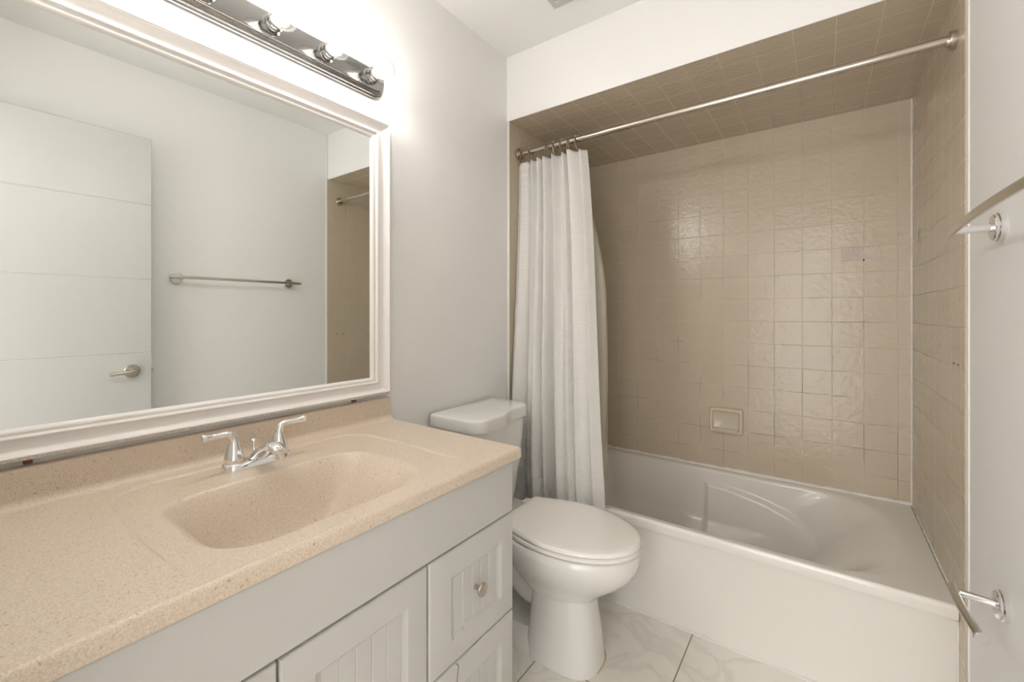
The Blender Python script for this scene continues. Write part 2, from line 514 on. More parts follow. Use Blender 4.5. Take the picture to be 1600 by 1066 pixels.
# ================================================================== MIRROR
FY0, FY1, FZ0, FZ1 = -0.012, 0.9665, 0.9335, 1.866
IY0, IY1, IZ0, IZ1 = 0.062, 0.890, 0.9965, 1.799
mir = thing('wall_mirror', 'large rectangular mirror in a white beaded moulded frame above the vanity', 'mirror', (0, 0.47, FZ0))
prof = [(0, 0), (0, .013), (.03, .017), (.10, .018), (.125, .020), (.135, .0275), (.16, .031), (.20, .032), (.235, .030), (.25, .0265),
        (.30, .0235), (.38, .0195), (.47, .0165), (.56, .0148), (.64, .0142), (.66, .0150), (.675, .0195), (.70, .0225), (.74, .0230), (.775, .021), (.79, .0175),
        (.82, .0165), (.86, .0175), (.90, .0172), (.95, .0150), (.985, .0115), (1, .006)]
def ring(f, x):
    a = FY0 + (IY0 - FY0) * f; b = FY1 + (IY1 - FY1) * f; c = FZ0 + (IZ0 - FZ0) * f; d = FZ1 + (IZ1 - FZ1) * f
    return [(x, a, c), (x, b, c), (x, b, d), (x, a, d)]
fm = MB().loft([ring(f, x + 0.001) for f, x in prof], False, False)
fm.build('frame', M['frame'], mir, angle=28)
bd = MB()
def beads(p0, p1, r=0.0026, pitch=0.0062):
    a = Vector(p0); b = Vector(p1); n = int((b - a).length / pitch)
    for i in range(n):
        c = a.lerp(b, (i + 0.5) / n)
        bd.lathe([(0, -r * 1.05), (r * .8, -r * .6), (r, 0), (r * .8, r * .6), (0, r * 1.05)], c, (1, 0, 0), 6)
g = [Vector(q) for q in ring(0.075, 0.0185)]
for i in range(4): beads(g[i], g[(i + 1) % 4])
bd.build('beaded_edge', M['frame'], mir, angle=80)
MB().box(0.002, 0.0085, IY0 - 0.01, IY1 + 0.01, IZ0 - 0.01, IZ1 + 0.01).build('mirror_glass', M['mirror'], mir, smooth=False, label='silvered mirror glass')
for yy in (0.127, 0.83):
    MB().box(0.001, 0.012, yy - 0.006, yy + 0.006, FZ0 - 0.008, FZ0 + 0.003, 0.001).build('mounting_clip', M['clip'], mir, label='small brown mounting clip under the frame')

# ================================================================== VANITY LIGHT
LZ = 1.983; LY0, LY1 = 0.020, 0.945
vl = thing('vanity_light', 'chrome six bulb vanity light bar on the wall above the mirror', 'light', (0, 0.4825, LZ))
lp = [(.049, .0005), (.049, .009), (.0475, .0115), (.0445, .0125), (.0435, .0135), (.0432, .0170), (.0415, .0195), (.0388, .0203), (.0378, .0212), (.0375, .0245), (.0355, .0268), (.0330, .0274), (.0322, .0283), (.0318, .0335), (.0305, .0352), (.029, .0355)]
def stad(r, x, k=14):
    out = []
    c0 = LY0 + .049; c1 = LY1 - .049
    for j in range(k + 1):
        t = -PI / 2 + PI * j / k
        out.append((x, c1 + r * math.cos(t), LZ + r * math.sin(t)))
    for j in range(k + 1):
        t = PI / 2 + PI * j / k
        out.append((x, c0 + r * math.cos(t), LZ + r * math.sin(t)))
    return out
MB().loft([stad(r, x) for r, x in lp], True, True).build('backplate', M['barchrome'], vl, angle=25)
BY = [0.095 + 0.155 * i for i in range(6)]
BX = 0.104
for y in BY:
    s = MB().lathe([(0.0, 0), (0.0255, 0), (0.0255, 0.003), (0.0215, 0.005), (0.0215, 0.016), (0.0235, 0.0175), (0.0235, 0.020), (0.0205, 0.022), (0.0205, 0.030), (0.0185, 0.031), (0.0175, 0.028), (0.0, 0.028)], (0.0345, y, LZ), (1, 0, 0), 28)
    so = s.build('socket', M['barchrome'], vl, angle=30)
    base = MB().lathe([(0.0, 0), (0.0150, 0), (0.0158, 0.004), (0.0158, 0.014), (0.0205, 0.020), (0.0232, 0.0245), (0.0232, 0.0265), (0.0095, 0.0275), (0.006, 0.030), (0.0, 0.031)], (0.062, y, LZ), (1, 0, 0), 18)
    R = 0.0385
    prof_b = [(0.0135, -0.0425), (0.0140, -0.0395), (0.0165, -0.0365), (0.0215, -0.0320)]
    for i in range(15):
        t = math.radians(-52 + 142 * i / 14)
        prof_b.append((R * math.cos(t), R * math.sin(t)))
    gb = MB().lathe(prof_b, (BX, y, LZ), (1, 0, 0), 32)
    bulb = gb.build('bulb', M['glass'], vl, angle=60, label='clear globe bulb, lit')
    base.build('bulb_stem', M['cream'], bulb, label='cream stem inside the bulb')
    fl = MB()
    fl.lathe([(0.0, -0.013), (0.0095, -0.0112), (0.0165, -0.004), (0.0180, 0.003), (0.0155, 0.0095), (0.0090, 0.0155), (0.0, 0.018)], (BX + 0.008, y, LZ), (1, 0, 0), 12)
    fl.build('filament', M['glow'], bulb, label='glowing white filament core')

# ================================================================== COUNTERTOP WITH SINK
CZ = 0.848; CY0, CY1 = -0.012, 0.962; CXF = 0.571
ct = thing('vanity_countertop', 'speckled tan vanity top with moulded sink and backsplash', 'countertop', (0.29, 0.475, CZ))
sec = [(0.0015, 0.905), (0.0015, 0.9225)]
for i in range(6):
    t = PI / 2 * (1 - i / 5); sec.append((0.017 + 0.006 * math.cos(t), 0.9165 + 0.006 * math.sin(t)))
sec += [(0.0235, 0.900), (0.0245, 0.883)]
for i in range(1, 9):
    t = PI + PI / 2 * i / 8; sec.append((0.0475 + 0.023 * math.cos(t), CZ + 0.023 + 0.023 * math.sin(t)))
nx = 170
for i in range(1, nx + 1): sec.append((0.0475 + (CXF - 0.011 - 0.0475) * i / nx, CZ))
for i in range(1, 7):
    t = PI / 2 * (1 - i / 6); sec.append((CXF - 0.011 + 0.011 * math.cos(t), CZ - 0.011 + 0.011 * math.sin(t)))
sec += [(CXF, CZ - 0.022)]
for i in range(1, 5):
    t = -PI / 2 * i / 4; sec.append((CXF - 0.006 + 0.006 * math.cos(t), CZ - 0.024 + 0.006 * math.sin(t)))
UX = [CXF - 0.03 - (CXF - 0.03 - 0.10) * i / 60 for i in range(61)]
sec += [(x, CZ - 0.030) for x in UX] + [(0.0015, CZ - 0.030)]
BX0, BX1, BY0, BY1 = 0.198, 0.522, 0.260, 0.706
def sink_dz(x, y):
    # moulded bowl with soft shoulders
    a = min((x - BX0) / 0.085, (BX1 - x) / 0.135)
    bb = min((y - BY0) / 0.105, (BY1 - y) / 0.150)
    dz = 0.0
    if a > 0 and bb > 0:
        p = 2.6
        m = 1 - (max(0, 1 - a) ** p + max(0, 1 - bb) ** p) ** (1 / p)
        if m > 0:
            m = min(m, 1.0)
            dz -= 0.125 * (0.55 * smooth01(m) + 0.45 * math.sin(PI / 2 * m) ** 1.35)
    # shallow moulded outline around the bowl
    cx, cy, hx, hy, r = 0.36, 0.508, 0.295, 0.281, 0.085
    bow = 0.012 * (1 - ((x - 0.30) / 0.25) ** 2)
    qx = abs(x - cx) - hx + r; qy = abs(y - cy) - hy - bow + r
    d = math.hypot(max(qx, 0), max(qy, 0)) + min(max(qx, qy), 0) - r
    fade = smooth01((0.53 - x) / 0.10)
    dz -= fade * (0.0030 * smooth01(-d / 0.006 + 0.5) + 0.0022 * math.exp(-(d / 0.0035) ** 2))
    return dz
ny = 320
rows = []
for j in range(ny + 1):
    y = CY0 + (CY1 - CY0) * j / ny
    row = []
    for x, z in sec:
        zz = z
        if abs(z - CZ) < 1e-6: zz = z + sink_dz(x, y)
        elif abs(z - CZ + 0.030) < 1e-6: zz = min(z, CZ + sink_dz(x, y) - 0.010)
        row.append((x, y, zz))
    rows.append(row)
cm = MB().grid(rows)
for row in (rows[0], rows[-1]):
    cm.add([r for r in row], [tuple(range(len(row)))])
cm.build('countertop', M['counter'], ct, angle=40)
MB().lathe([(0.0, 0.0), (0.020, 0.0), (0.022, -0.002), (0.022, -0.006)], (0.335, 0.47, CZ - 0.118), n=24).build('drain', M['chrome'], ct, label='chrome drain stopper')

# ================================================================== VANITY CABINET
vc = thing('vanity_cabinet', 'white vanity cabinet with beadboard doors and drawers under the tan top', 'cabinet', (0.29, 0.475, 0))
VX = 0.573 - 0.012; VB = VX - 0.019
cb = MB()
cb.box(0.02, VB - 0.001, 0.0, 0.940, 0.085, 0.690); cb.box(0.02, VB - 0.001, 0.0, 0.018, 0.69, CZ - 0.0305); cb.box(0.02, VB - 0.001, 0.922, 0.940, 0.69, CZ - 0.0305); cb.box(VB - 0.014, VB - 0.001, 0.018, 0.922, 0.69, CZ - 0.0305); cb.box(0.02, 0.03, 0.018, 0.922, 0.69, CZ - 0.0305); cb.box(0.02, VB - 0.06, 0.01, 0.93, 0.0, 0.09)
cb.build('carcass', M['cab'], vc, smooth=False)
def slab_edges(y0, y1, z0, z1, y, z, rr=0.0045):
    e = min(y - y0, y1 - y, z - z0, z1 - z)
    if e >= rr: return 0.0
    return rr - math.sqrt(max(0, rr * rr - (rr - e) ** 2))
EM = [0.0, 0.0006, 0.0014, 0.0025, 0.0045]
def shaker(y0, y1, z0, z1, name, ins, grooves, knob=None):
    py0, py1, pz0, pz1 = y0 + ins[0], y1 - ins[1], z0 + ins[2], z1 - ins[3]
    gl = [py0 + 0.012 + (py1 - py0 - 0.024) * i / grooves for i in range(grooves + 1)]
    def hf(y, z):
        h = slab_edges(y0, y1, z0, z1, y, z)
        e = min(y - py0, py1 - y, z - pz0, pz1 - z)
        if e > 0:
            h += 0.0065 * min(1, e / 0.009)
            if e > 0.0088 and min(abs(y - q) for q in gl) < 0.0005: h += 0.0022
        return h
    ym = [y0 + e for e in EM] + [y1 - e for e in EM] + [py0, py0 + 0.009, py1 - 0.009, py1]
    for q in gl: ym += [q - 0.0018, q, q + 0.0018]
    zm = [z0 + e for e in EM] + [z1 - e for e in EM] + [pz0, pz0 + 0.009, pz1 - 0.009, pz1]
    o = panel(y0, y1, z0, z1, VB, VX, hf, ym, zm).build(name, M['cab'], vc, angle=25)
    if knob:
        kn = MB().lathe([(0, 0), (0.0065, 0), (0.0060, 0.004), (0.0052, 0.010), (0.0075, 0.015), (0.0150, 0.019), (0.0162, 0.022), (0.0150, 0.0255), (0.0118, 0.0268), (0.0112, 0.0262), (0.0, 0.0275)], (VX - 0.0068, knob[0], knob[1]), (1, 0, 0), 24)
        kn.build('knob', M['nickel'], o, label='round satin nickel knob')
    return o
fz0, fz1 = 0.684, 0.8165
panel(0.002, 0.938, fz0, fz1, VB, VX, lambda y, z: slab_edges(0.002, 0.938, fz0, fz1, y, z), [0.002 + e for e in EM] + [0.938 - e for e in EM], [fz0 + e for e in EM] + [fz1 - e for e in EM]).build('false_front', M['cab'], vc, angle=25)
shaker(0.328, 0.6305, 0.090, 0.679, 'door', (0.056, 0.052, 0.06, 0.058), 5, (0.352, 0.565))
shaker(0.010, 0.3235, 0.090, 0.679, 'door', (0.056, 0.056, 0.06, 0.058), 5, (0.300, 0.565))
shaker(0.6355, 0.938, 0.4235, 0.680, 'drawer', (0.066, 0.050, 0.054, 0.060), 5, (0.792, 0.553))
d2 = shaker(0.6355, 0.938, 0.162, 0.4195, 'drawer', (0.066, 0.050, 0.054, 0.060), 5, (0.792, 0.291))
ck = MB().tube([(VX + 0.0002, 0.716, 0.4185), (VX + 0.0004, 0.722, 0.414), (VX + 0.0004, 0.725, 0.405), (VX + 0.0004, 0.722, 0.392), (VX + 0.0004, 0.720, 0.375), (VX + 0.0003, 0.719, 0.36)], [0.0007, 0.0011, 0.0010, 0.0010, 0.0009, 0.0005], 6)
ck.build('crack', M['cabin'], d2, label='dark crack in the drawer foil')

# ================================================================== FAUCET
FX, FY = 0.118, 0.489
fc = thing('faucet', 'chrome two handle faucet standing behind the sink bowl', 'faucet', (FX, FY, CZ))
z0 = CZ - 0.0030
def stadium(hl, r, z, waist=0.0, k=10):
    out = []
    for j in range(k + 1):
        t = -PI / 2 + PI * j / k; out.append((FX - r * math.sin(t), FY + hl + r * math.cos(t), z))
    for q in (0.5, 0.0, -0.5): out.append((FX - r * (1 - waist * (1 - q * q)), FY + hl * q, z))
    for j in range(k + 1):
        t = PI / 2 + PI * j / k; out.append((FX - r * math.sin(t), FY + hl * 1 - 2 * hl + r * math.cos(t), z))
    for q in (-0.5, 0.0, 0.5): out.append((FX + r * (1 - waist * (1 - q * q)), FY + hl * q, z))
    return out
MB().loft([stadium(.0515, .0265, z0, .1), stadium(.0515, .0265, z0 + .006, .1), stadium(.0515, .0255, z0 + .010, .14), stadium(.0515, .0235, z0 + .016, .2), stadium(.0515, .0215, z0 + .0175, .25)]).build('base', M['chrome'], fc, angle=50)
for sgn in (-1, 1):
    hy = FY + sgn * 0.0515
    hb = MB().lathe([(0, .012), (.0235, .012), (.0235, .0165), (.0215, .0180), (.0222, .0200), (.0205, .030), (.0172, .044), (.0138, .056), (.0110, .064), (.0080, .069), (0, .0705)], (FX, hy, z0), n=28)
    hb.tube(catmull([(FX, hy, z0 + .060), (FX, hy + sgn * .001, z0 + .074), (FX, hy + sgn * .008, z0 + .0845), (FX, hy + sgn * .022, z0 + .0865), (FX + .001, hy + sgn * .043, z0 + .0865), (FX + .002, hy + sgn * .058, z0 + .0875), (FX + .002, hy + sgn * .066, z0 + .0875)], 5),
            [0.0100 - 0.0030 * min(1, i / 12) + (0.0018 * smooth01((i - 20) / 7)) - (0.003 if i >= 30 else 0) for i in range(31)], 14)
    hb.build('handle', M['chrome'], fc, angle=45)
sp = catmull([(FX - .012, FY, z0 + .004), (FX + .004, FY, z0 + .020), (FX + .030, FY, z0 + .038), (FX + .062, FY, z0 + .053), (FX + .092, FY, z0 + .058), (FX + .112, FY, z0 + .050)], 6)
MB().tube(sp, [0.0145 - 0.004 * smooth01(i / 22) for i in range(len(sp))], 20, up=(0, 1, 0), flat=1.55).build('spout', M['chrome'], fc, angle=50)
MB().lathe([(0.0, 0), (0.0105, 0), (0.0112, .003), (0.0112, .014), (0.0, .016)], (FX + .103, FY, z0 + .035), (0.25, 0, 1), 18).build('aerator', M['chrome'], fc)
MB().lathe([(0.003, 0), (0.003, .030), (0.0068, .032), (0.0075, .036), (0.005, .039), (0, .0395)], (FX - .020, FY, z0 + .019), n=14).build('lift_rod', M['chrome'], fc, angle=50)

# ================================================================== TOILET
TY = 1.372
to = thing('toilet', 'white two piece toilet with closed lid between vanity and bathtub', 'toilet', (0.35, TY, 0))
def egg(xb, xf, hw, z, xm=None, n=48, pb=2.6, pf=2.0, cy=TY, wob=0.0):
    """outline with a blunter back and a rounded front"""
    xm = xm if xm is not None else xb + (xf - xb) * 0.45
    out = []
    for j in range(n):
        t = 2 * PI * j / n; c = math.cos(t); s_ = math.sin(t)
        if c >= 0: x = xm + (xf - xm) * abs(c) ** (2 / pf); y = hw * abs(s_) ** (2 / pf)
        else: x = xm - (xm - xb) * abs(c) ** (2 / pb); y = hw * abs(s_) ** (2 / pb)
        out.append((x, cy + math.copysign(y, s_), z))
    return out
RZ = 0.424
bw = MB()
bw.loft([egg(.27, .700, .135, RZ - .01), egg(.265, .728, .160, RZ + .001), egg(.258, .742, .174, RZ), egg(.255, .747, .179, RZ - .006), egg(.255, .748, .1795, RZ - .030), egg(.257, .744, .176, RZ - .052),
         egg(.262, .728, .164, RZ - .082), egg(.275, .700, .144, RZ - .112), egg(.29, .662, .122, RZ - .142), egg(.31, .625, .104, RZ - .170), egg(.34, .600, .092, RZ - .195)], True, True)
# front column, flaring to the floor
bw.loft([egg(.375, .588, .084, RZ - .165, pb=4.5, pf=2.6), egg(.375, .590, .086, RZ - .20, pb=4.5, pf=2.7), egg(.372, .597, .090, RZ - .25, pb=4.5, pf=2.8), egg(.368, .608, .096, .11, pb=4.5, pf=2.8), egg(.362, .614, .102, .05, pb=4.5, pf=2.8), egg(.358, .618, .106, .018, pb=4.5, pf=2.8), egg(.357, .620, .108, .0005, pb=4.5, pf=2.8)], True, True)
# trapway behind the column and its floor flange
bw.tube(catmull([(.42, TY, .22), (.36, TY, .20), (.30, TY, .235), (.235, TY, .265), (.18, TY, .22), (.155, TY, .12), (.15, TY, .02)], 5), [.075] * 10 + [.072] * 21, 20)
bw.loft([egg(.09, .42, .108, .0005, pb=3, pf=6), egg(.09, .42, .108, .022, pb=3, pf=6), egg(.105, .41, .098, .040, pb=3, pf=6), egg(.12, .40, .07, .075, pb=3, pf=6)], True, True)
# shelf the tank stands on
bw.loft([egg(.035, .33, .115, RZ - .075, pb=5, pf=4), egg(.03, .33, .130, RZ - .040, pb=5, pf=4), egg(.03, .33, .132, RZ - .008, pb=5, pf=4), egg(.035, .325, .127, RZ, pb=5, pf=4)], True, True)
bw.build('bowl', M['porc'], to, angle=48)
sz = RZ + .003
MB().loft([egg(.285, .742, .170, sz), egg(.280, .750, .177, sz + .004), egg(.280, .750, .177, sz + .013), egg(.285, .746, .173, sz + .0165)], True, True).build('seat', M['seat'], to, angle=40)
lz = sz + .019
def lid_ring(ins, z):
    # straight hinge edge with tight corners, sides swelling to a rounded nose
    xb, xf, xm, hw, hb = .270 + ins, .752 - ins, .500, .179 - ins, .128 - ins
    half = [(xb, 0.0), (xb, hb * .5), (xb, hb - .012), (xb + .0035, hb - .0035), (xb + .012, hb)]
    for j in range(1, 13):
        q = j / 12; half.append((xb + .012 + (xm - xb - .012) * q, hb + (hw - hb) * math.sin(PI / 2 * q) ** 1.1))
    for j in range(1, 19):
        t = PI / 2 * j / 18; half.append((xm + (xf - xm) * math.sin(t), hw * math.cos(t)))
    return [(x, TY + y, z) for x, y in half] + [(x, TY - y, z) for x, y in reversed(half[1:-1])]
MB().loft([lid_ring(i_, lz + h_) for i_, h_ in ((.005, 0), (.0005, .003), (0, .009), (.0035, .0140), (.010, .0165), (.030, .0185), (.070, .0195), (.105, .0198))], True, True).build('lid', M['seat'], to, angle=40)
for sgn in (-1, 1):
    MB().box(.248, .292, TY + sgn * .078 - .022, TY + sgn * .078 + .022, RZ - .001, lz + .012, 0.006, 3).build('hinge', M['seat'], to)
# tank
TC = 1.358
def tank_ring(hw, xf, z, r=.055, xb=.014, bul=0.0, k=8):
    pts = [(xb, TC - hw, z)]
    def arc(cx, cy, a0, a1):
        for j in range(k + 1):
            t = a0 + (a1 - a0) * j / k; pts.append((cx + r * math.cos(t), cy + r * math.sin(t), z))
    arc(xf - r, TC - hw + r, -PI / 2, 0)
    m = 28
    for j in range(1, m): pts.append((xf, TC - hw + r + (2 * hw - 2 * r) * j / m, z))
    arc(xf - r, TC + hw - r, 0, PI / 2)
    pts.append((xb, TC + hw, z))
    if bul:
        # the front swells forward over the near half, with a soft reverse curve
        pts = [(x + bul * smooth01((TC + 0.070 - y) / 0.13) * smooth01((x - 0.10) / 0.06), y, zz) for x, y, zz in pts]
    return pts
tk = MB().loft([tank_ring(.150, .172, RZ + .002), tank_ring(.160, .182, RZ + .02), tank_ring(.175, .195, .58, bul=.006), tank_ring(.188, .202, .70, bul=.012), tank_ring(.192, .204, .783, bul=.016)])
tk.build('tank', M['porc'], to, angle=40)
B = .034
ldm = MB().loft([tank_ring(.193, .209, .7785, bul=B), tank_ring(.199, .215, .7800, bul=B), tank_ring(.200, .216, .783, bul=B), tank_ring(.200, .216, .8165, bul=B), tank_ring(.1985, .2145, .8215, bul=B), tank_ring(.195, .211, .8248, bul=B), tank_ring(.188, .204, .8262, bul=B), tank_ring(.12, .13, .8272, r=.03, xb=.05)])
ldm.build('tank_lid', M['porc'], to, angle=40)
fl = MB().lathe([(0, 0), (.013, 0), (.013, .006), (.008, .010), (.007, .02), (0, .021)], (.215, 1.205, .735), (1, 0, 0), 18)
fl.tube([(.233, 1.200, .735), (.237, 1.23, .733), (.236, 1.27, .728)], [.006, .0055, .0065], 10)
fl.build('flush_lever', M['chrome'], to)
for sgn in (-1, 1):
    MB().lathe([(.013, 0), (.013, .01), (.009, .018), (0, .021)], (.30, TY + sgn * .098, .026), n=14).build('bolt_cap', M['porc'], to)
st = MB()
stp = [(p[0], p[1], 0.0015) for p in egg(.357, .621, .109, 0, n=160, pb=4.5, pf=2.8) if p[0] > .585 and TY - 0.03 < p[1] < TY + .085]
stp.sort(key=lambda p: p[1])
st.tube(stp, .0024, 8)
st.build('base_caulk', M['stain'], to, label='brown stained caulk at the foot of the toilet')

# ================================================================== BATHTUB
bt = thing('bathtub', 'white alcove bathtub with plain apron and sloped end', 'bathtub', (W / 2, 2.1, 0))
TX0, TX1 = 0.0095, W - 0.0015
TY0, TY1 = YT - 0.010, YB - 0.0015
NS, NA = 60, 14
def tub_ring(x0, x1, y0, y1, rl, rr, z):
    """counter-clockwise from the front left; matching counts at every depth"""
    out = []
    def arc(cx, cy, r, a0):
        for j in range(NA + 1):
            t = a0 + PI / 2 * j / NA; out.append([cx + r * math.cos(t), cy + r * math.sin(t), z])
    def side(a, b, n):
        for j in range(1, n): out.append([a[0] + (b[0] - a[0]) * j / n, a[1] + (b[1] - a[1]) * j / n, z])
    arc(x0 + rl, y0 + rl, rl, PI); side((x0 + rl, y0), (x1 - rr, y0), NS)
    arc(x1 - rr, y0 + rr, rr, -PI / 2); side((x1, y0 + rr), (x1, y1 - rr), 24)
    arc(x1 - rr, y1 - rr, rr, 0); side((x1 - rr, y1), (x0 + rl, y1), 160)
    arc(x0 + rl, y1 - rl, rl, PI / 2); side((x0, y1 - rl), (x0, y0 + rl), 24)
    return out
ix0, ix1, iy0, iy1 = 0.10, 1.455, YT + 0.030, YB - 0.052
rings = []
def outer(z, ins):
    r = tub_ring(TX0 + ins, TX1 - ins, TY0 + ins, TY1 - ins, .002, .002, z); return r
rings.append(outer(ZT - .012, 0)); rings.append(outer(ZT - .003, .002)); rings.append(outer(ZT, .006)); rings.append(outer(ZT, .009))
HT = ZT - 0.055; zb = 0.055; nd = 76; ROLL = .014
hs = [ROLL * (1 - math.cos(PI / 2 * k / 5)) for k in range(6)]
hs += [ROLL + (HT - ROLL) * (k / nd) ** 1.25 for k in range(1, nd + 1)]
for k, h in enumerate(hs):
    o_ = ROLL * (1 - math.sin(PI / 2 * min(k, 5) / 5))
    t = max(0.0, (h - ROLL) / (HT - ROLL))
    wall = 0.045 * t + 0.05 * smooth01((t - 0.7) / 0.3)
    end = 0.05 * t + 0.07 * smooth01((t - .7) / .3)
    slope = 0.36 * (h / HT) ** 0.55 + 0.07 * smooth01((t - .75) / .25)
    rings.append(tub_ring(ix0 - o_ + end, ix1 + ROLL - slope, iy0 - o_ + wall, iy1 + o_ - wall, .12, .21, ZT - h))
# raised arm panel moulded into the back wall
def ridge_z(x):
    q = max(0.0, (x - 0.735) / (1.29 - 0.735))
    return 0.322 - 0.030 * q - 0.125 * q ** 2.2
for r in rings[8:]:
    for p in r:
        if p[1] > 2.2 and p[0] > 0.70:
            mk = smooth01((p[0] - 0.735) / 0.034 + .5) * smooth01((ridge_z(p[0]) - p[2]) / 0.026 + .5) * (1 - smooth01((p[0] - 1.18) / 0.15))
            p[1] -= 0.020 * mk * smooth01((p[1] - 2.2) / .1)
tm = MB().loft(rings, False, True)
# apron
ax = MB()
tm.build('basin', M['tub'], bt, angle=50)
ap = [(TY0, ZT - .012), (TY0, ZT - .036), (TY0 + .002, ZT - .041), (TY0 + .010, ZT - .043), (TY0 + .0115, ZT - .046), (TY0 + .011, .03), (TY0 + .010, .0), (TY0 + .03, .0), (TY0 + .03, ZT - .012)]
am = MB().loft([[(x, y, z) for y, z in ap] for x in (TX0, TX1)], True, True)
am.build('apron', M['tub'], bt, angle=40)
MB().lathe([(0, 0), (.035, 0), (.037, .004), (.033, .008), (0, .010)], (ix0 + .035, 2.09, .26), (1, 0, 0.15), 24).build('overflow_plate', M['chrome'], bt)

# ================================================================== CURTAIN ROD, HOOKS, CURTAIN, LINER
RY, RZd = 1.748, 1.996
rd = thing('curtain_rod', 'satin steel telescoping shower rod across the tub opening', 'curtain rod', (W / 2, RY, RZd))
MB().tube([(.02, RY, RZd - .001), (.470, RY, RZd)], .0108, 18).build('inner_tube', M['rod'], rd)
MB().lathe([(.0105, 0), (.0132, 0), (.0132, .004), (.0128, .006), (.0128, 1.067), (.0105, 1.067)], (.458, RY, RZd), (1, 0, 0.003), 20).build('outer_tube', M['rod'], rd)
for x, d in ((.008, 1), (W, -1)):
    MB().lathe([(0, 0), (.026, 0), (.0265, .002), (.0265, .014), (.0255, .0155), (.016, .0155), (.0155, .022), (.012, .022)], (x, RY, RZd), (d, 0, 0), 28).build('flange', M['nickel'], rd, angle=30)
TOPX0, TOPX1 = 0.010, 0.372
hook_x = [0.030, 0.087, 0.168, 0.190, 0.206, 0.224, 0.246, 0.262, 0.282, 0.302, 0.324, 0.341]
hook_words = ['beside the left flange', 'second from the left flange, on its own', 'first of the bunched hooks, left end', 'second of the bunched hooks from the left', 'third of the bunched hooks from the left',
              'fourth of the bunched hooks from the left', 'fifth of the bunched hooks from the left', 'sixth of the bunched hooks, counted from the left', 'seventh of the bunched hooks, counted from the left',
              'third last hook towards the open rod', 'next to last hook towards the open rod', 'last hook towards the open rod']
TOPZ = 1.949
def hook_mesh():
    m = MB()
    pts = []
    for j in range(15):
        t = math.radians(-62 + 250 * j / 14)
        pts.append((0, .0165 * math.cos(t), .0165 * math.sin(t) - .0005))
    pts = pts + [(0, -.0135, -.022), (0, -.008, -.036), (0, -.003, -.048), (0, .003, -.052), (0, .008, -.046), (0, .0085, -.038)]
    m.tube(pts, .00195, 8, up=(1, 0, 0))
    return m
hr = None
for i, x in enumerate(hook_x):
    if hr is None:
        hr = thing('curtain_hook', '', 'curtain hook', (0, 0, 0), 'roller hooks on the shower rod')
        hw_ = hook_mesh().build('wire', M['bronze'], hr, angle=60)
        rl = MB()
        for a in (-60, -20, 20, 60, 100):
            pass
        for a in (50, 90, 130):
            rl.sphere((0, .0165 * math.cos(math.radians(a)), .0165 * math.sin(math.radians(a))), .0034, 8, 6)
        rl_ = rl.build('roller_balls', M['nickel'], hr, angle=80)
        o = hr
    else:
        o = hr.copy(); scene.collection.objects.link(o)
        for ch in (hw_, rl_):
            c = ch.copy(); scene.collection.objects.link(c); c.parent = o
    o.location = (x, RY, RZd)
    o.rotation_euler = (0, 0, math.radians([10, -20, 25, -15, 35, -30, 20, -35, 30, -20, 25, -50][i]))
    o['label'] = 'dark metal shower curtain hook, ' + hook_words[i]

CNX, CNZ = 300, 130
# visible folds: (position along the width, +1 towards the room / -1 towards the tub)
knots = [(0.00, -.2), (0.09, .55), (0.165, .45), (0.215, -.55), (0.255, .75), (0.30, -.5), (0.345, .75), (0.40, -.75), (0.45, .85), (0.515, -.85), (0.575, .95), (0.64, -.8), (0.70, .6), (0.75, -.5), (0.81, 1.0), (0.895, -.7), (0.945, .3), (1.0, -.9)]
big = [(0.00, -.1), (0.10, .6), (0.20, -.8), (0.33, 1.0), (0.455, .3), (0.50, -1.0), (0.62, 1.0), (0.78, .3), (0.82, -.6), (0.90, .3), (1.0, -.3)]
def interp(kn, s):
    for (a, va), (b, vb) in zip(kn, kn[1:]):
        if s <= b:
            q = (s - a) / (b - a); q = q * q * (3 - 2 * q)
            return va + (vb - va) * q
    return kn[-1][1]
HEM = 0.335
crow = []; cuv = []
for i in range(CNZ + 1):
    t = i / CNZ
    row = []
    for j in range(CNX + 1):
        s = j / CNX
        f1 = interp(knots, s); f2 = interp(big, s)
        x0 = TOPX0 + (0.0125 - TOPX0) * t; x1 = TOPX1 + (0.503 - TOPX1) * (t ** 0.92)
        ss = s + 0.012 * math.sin(2 * PI * s * 4 + 1) * (1 - t)
        x = x0 + (x1 - x0) * s
        amp1 = 0.030 * (1 - 0.42 * t); amp2 = 0.004 + 0.044 * smooth01(t * 1.1)
        yc = RY + (1.668 - RY) * smooth01(t * 1.05)
        y = yc - amp1 * f1 - amp2 * f2 * 0.8
        x += 0.010 * math.sin(s * 37 + 0.8) * (0.35 + 0.3 * t) * min(1, s * 12, (1 - s) * 12) + 0.006 * t * math.sin(3 * t + 9 * s)
        x = max(x, 0.0112)
        zt = TOPZ - 0.006 * (1 - abs(f1)) * 1.0 - 0.010 * (1 - smooth01((s - 0.02) / 0.2)) * 0.6
        z = zt + (HEM - zt) * t
        y = min(y, 1.782 - (1.782 - 1.709) * smooth01((0.62 - z) / 0.18))
        row.append((x, y, z)); cuv.append((s * 1.75, (TOPZ - HEM) * (1 - t)))
    crow.append(row)
# right hand edge turned back towards the tub
sc_ = thing('shower_curtain', 'white waffle weave shower curtain bunched at the left end of the rod', 'shower curtain', (0.2, RY, TOPZ))
cme = MB().grid(crow)
co = cme.build('fabric', M['waffle'], sc_, angle=75)
uvl = co.data.uv_layers.new(name='UVMap')
for lp_ in co.data.loops:
    uvl.data[lp_.index].uv = cuv[lp_.vertex_index]
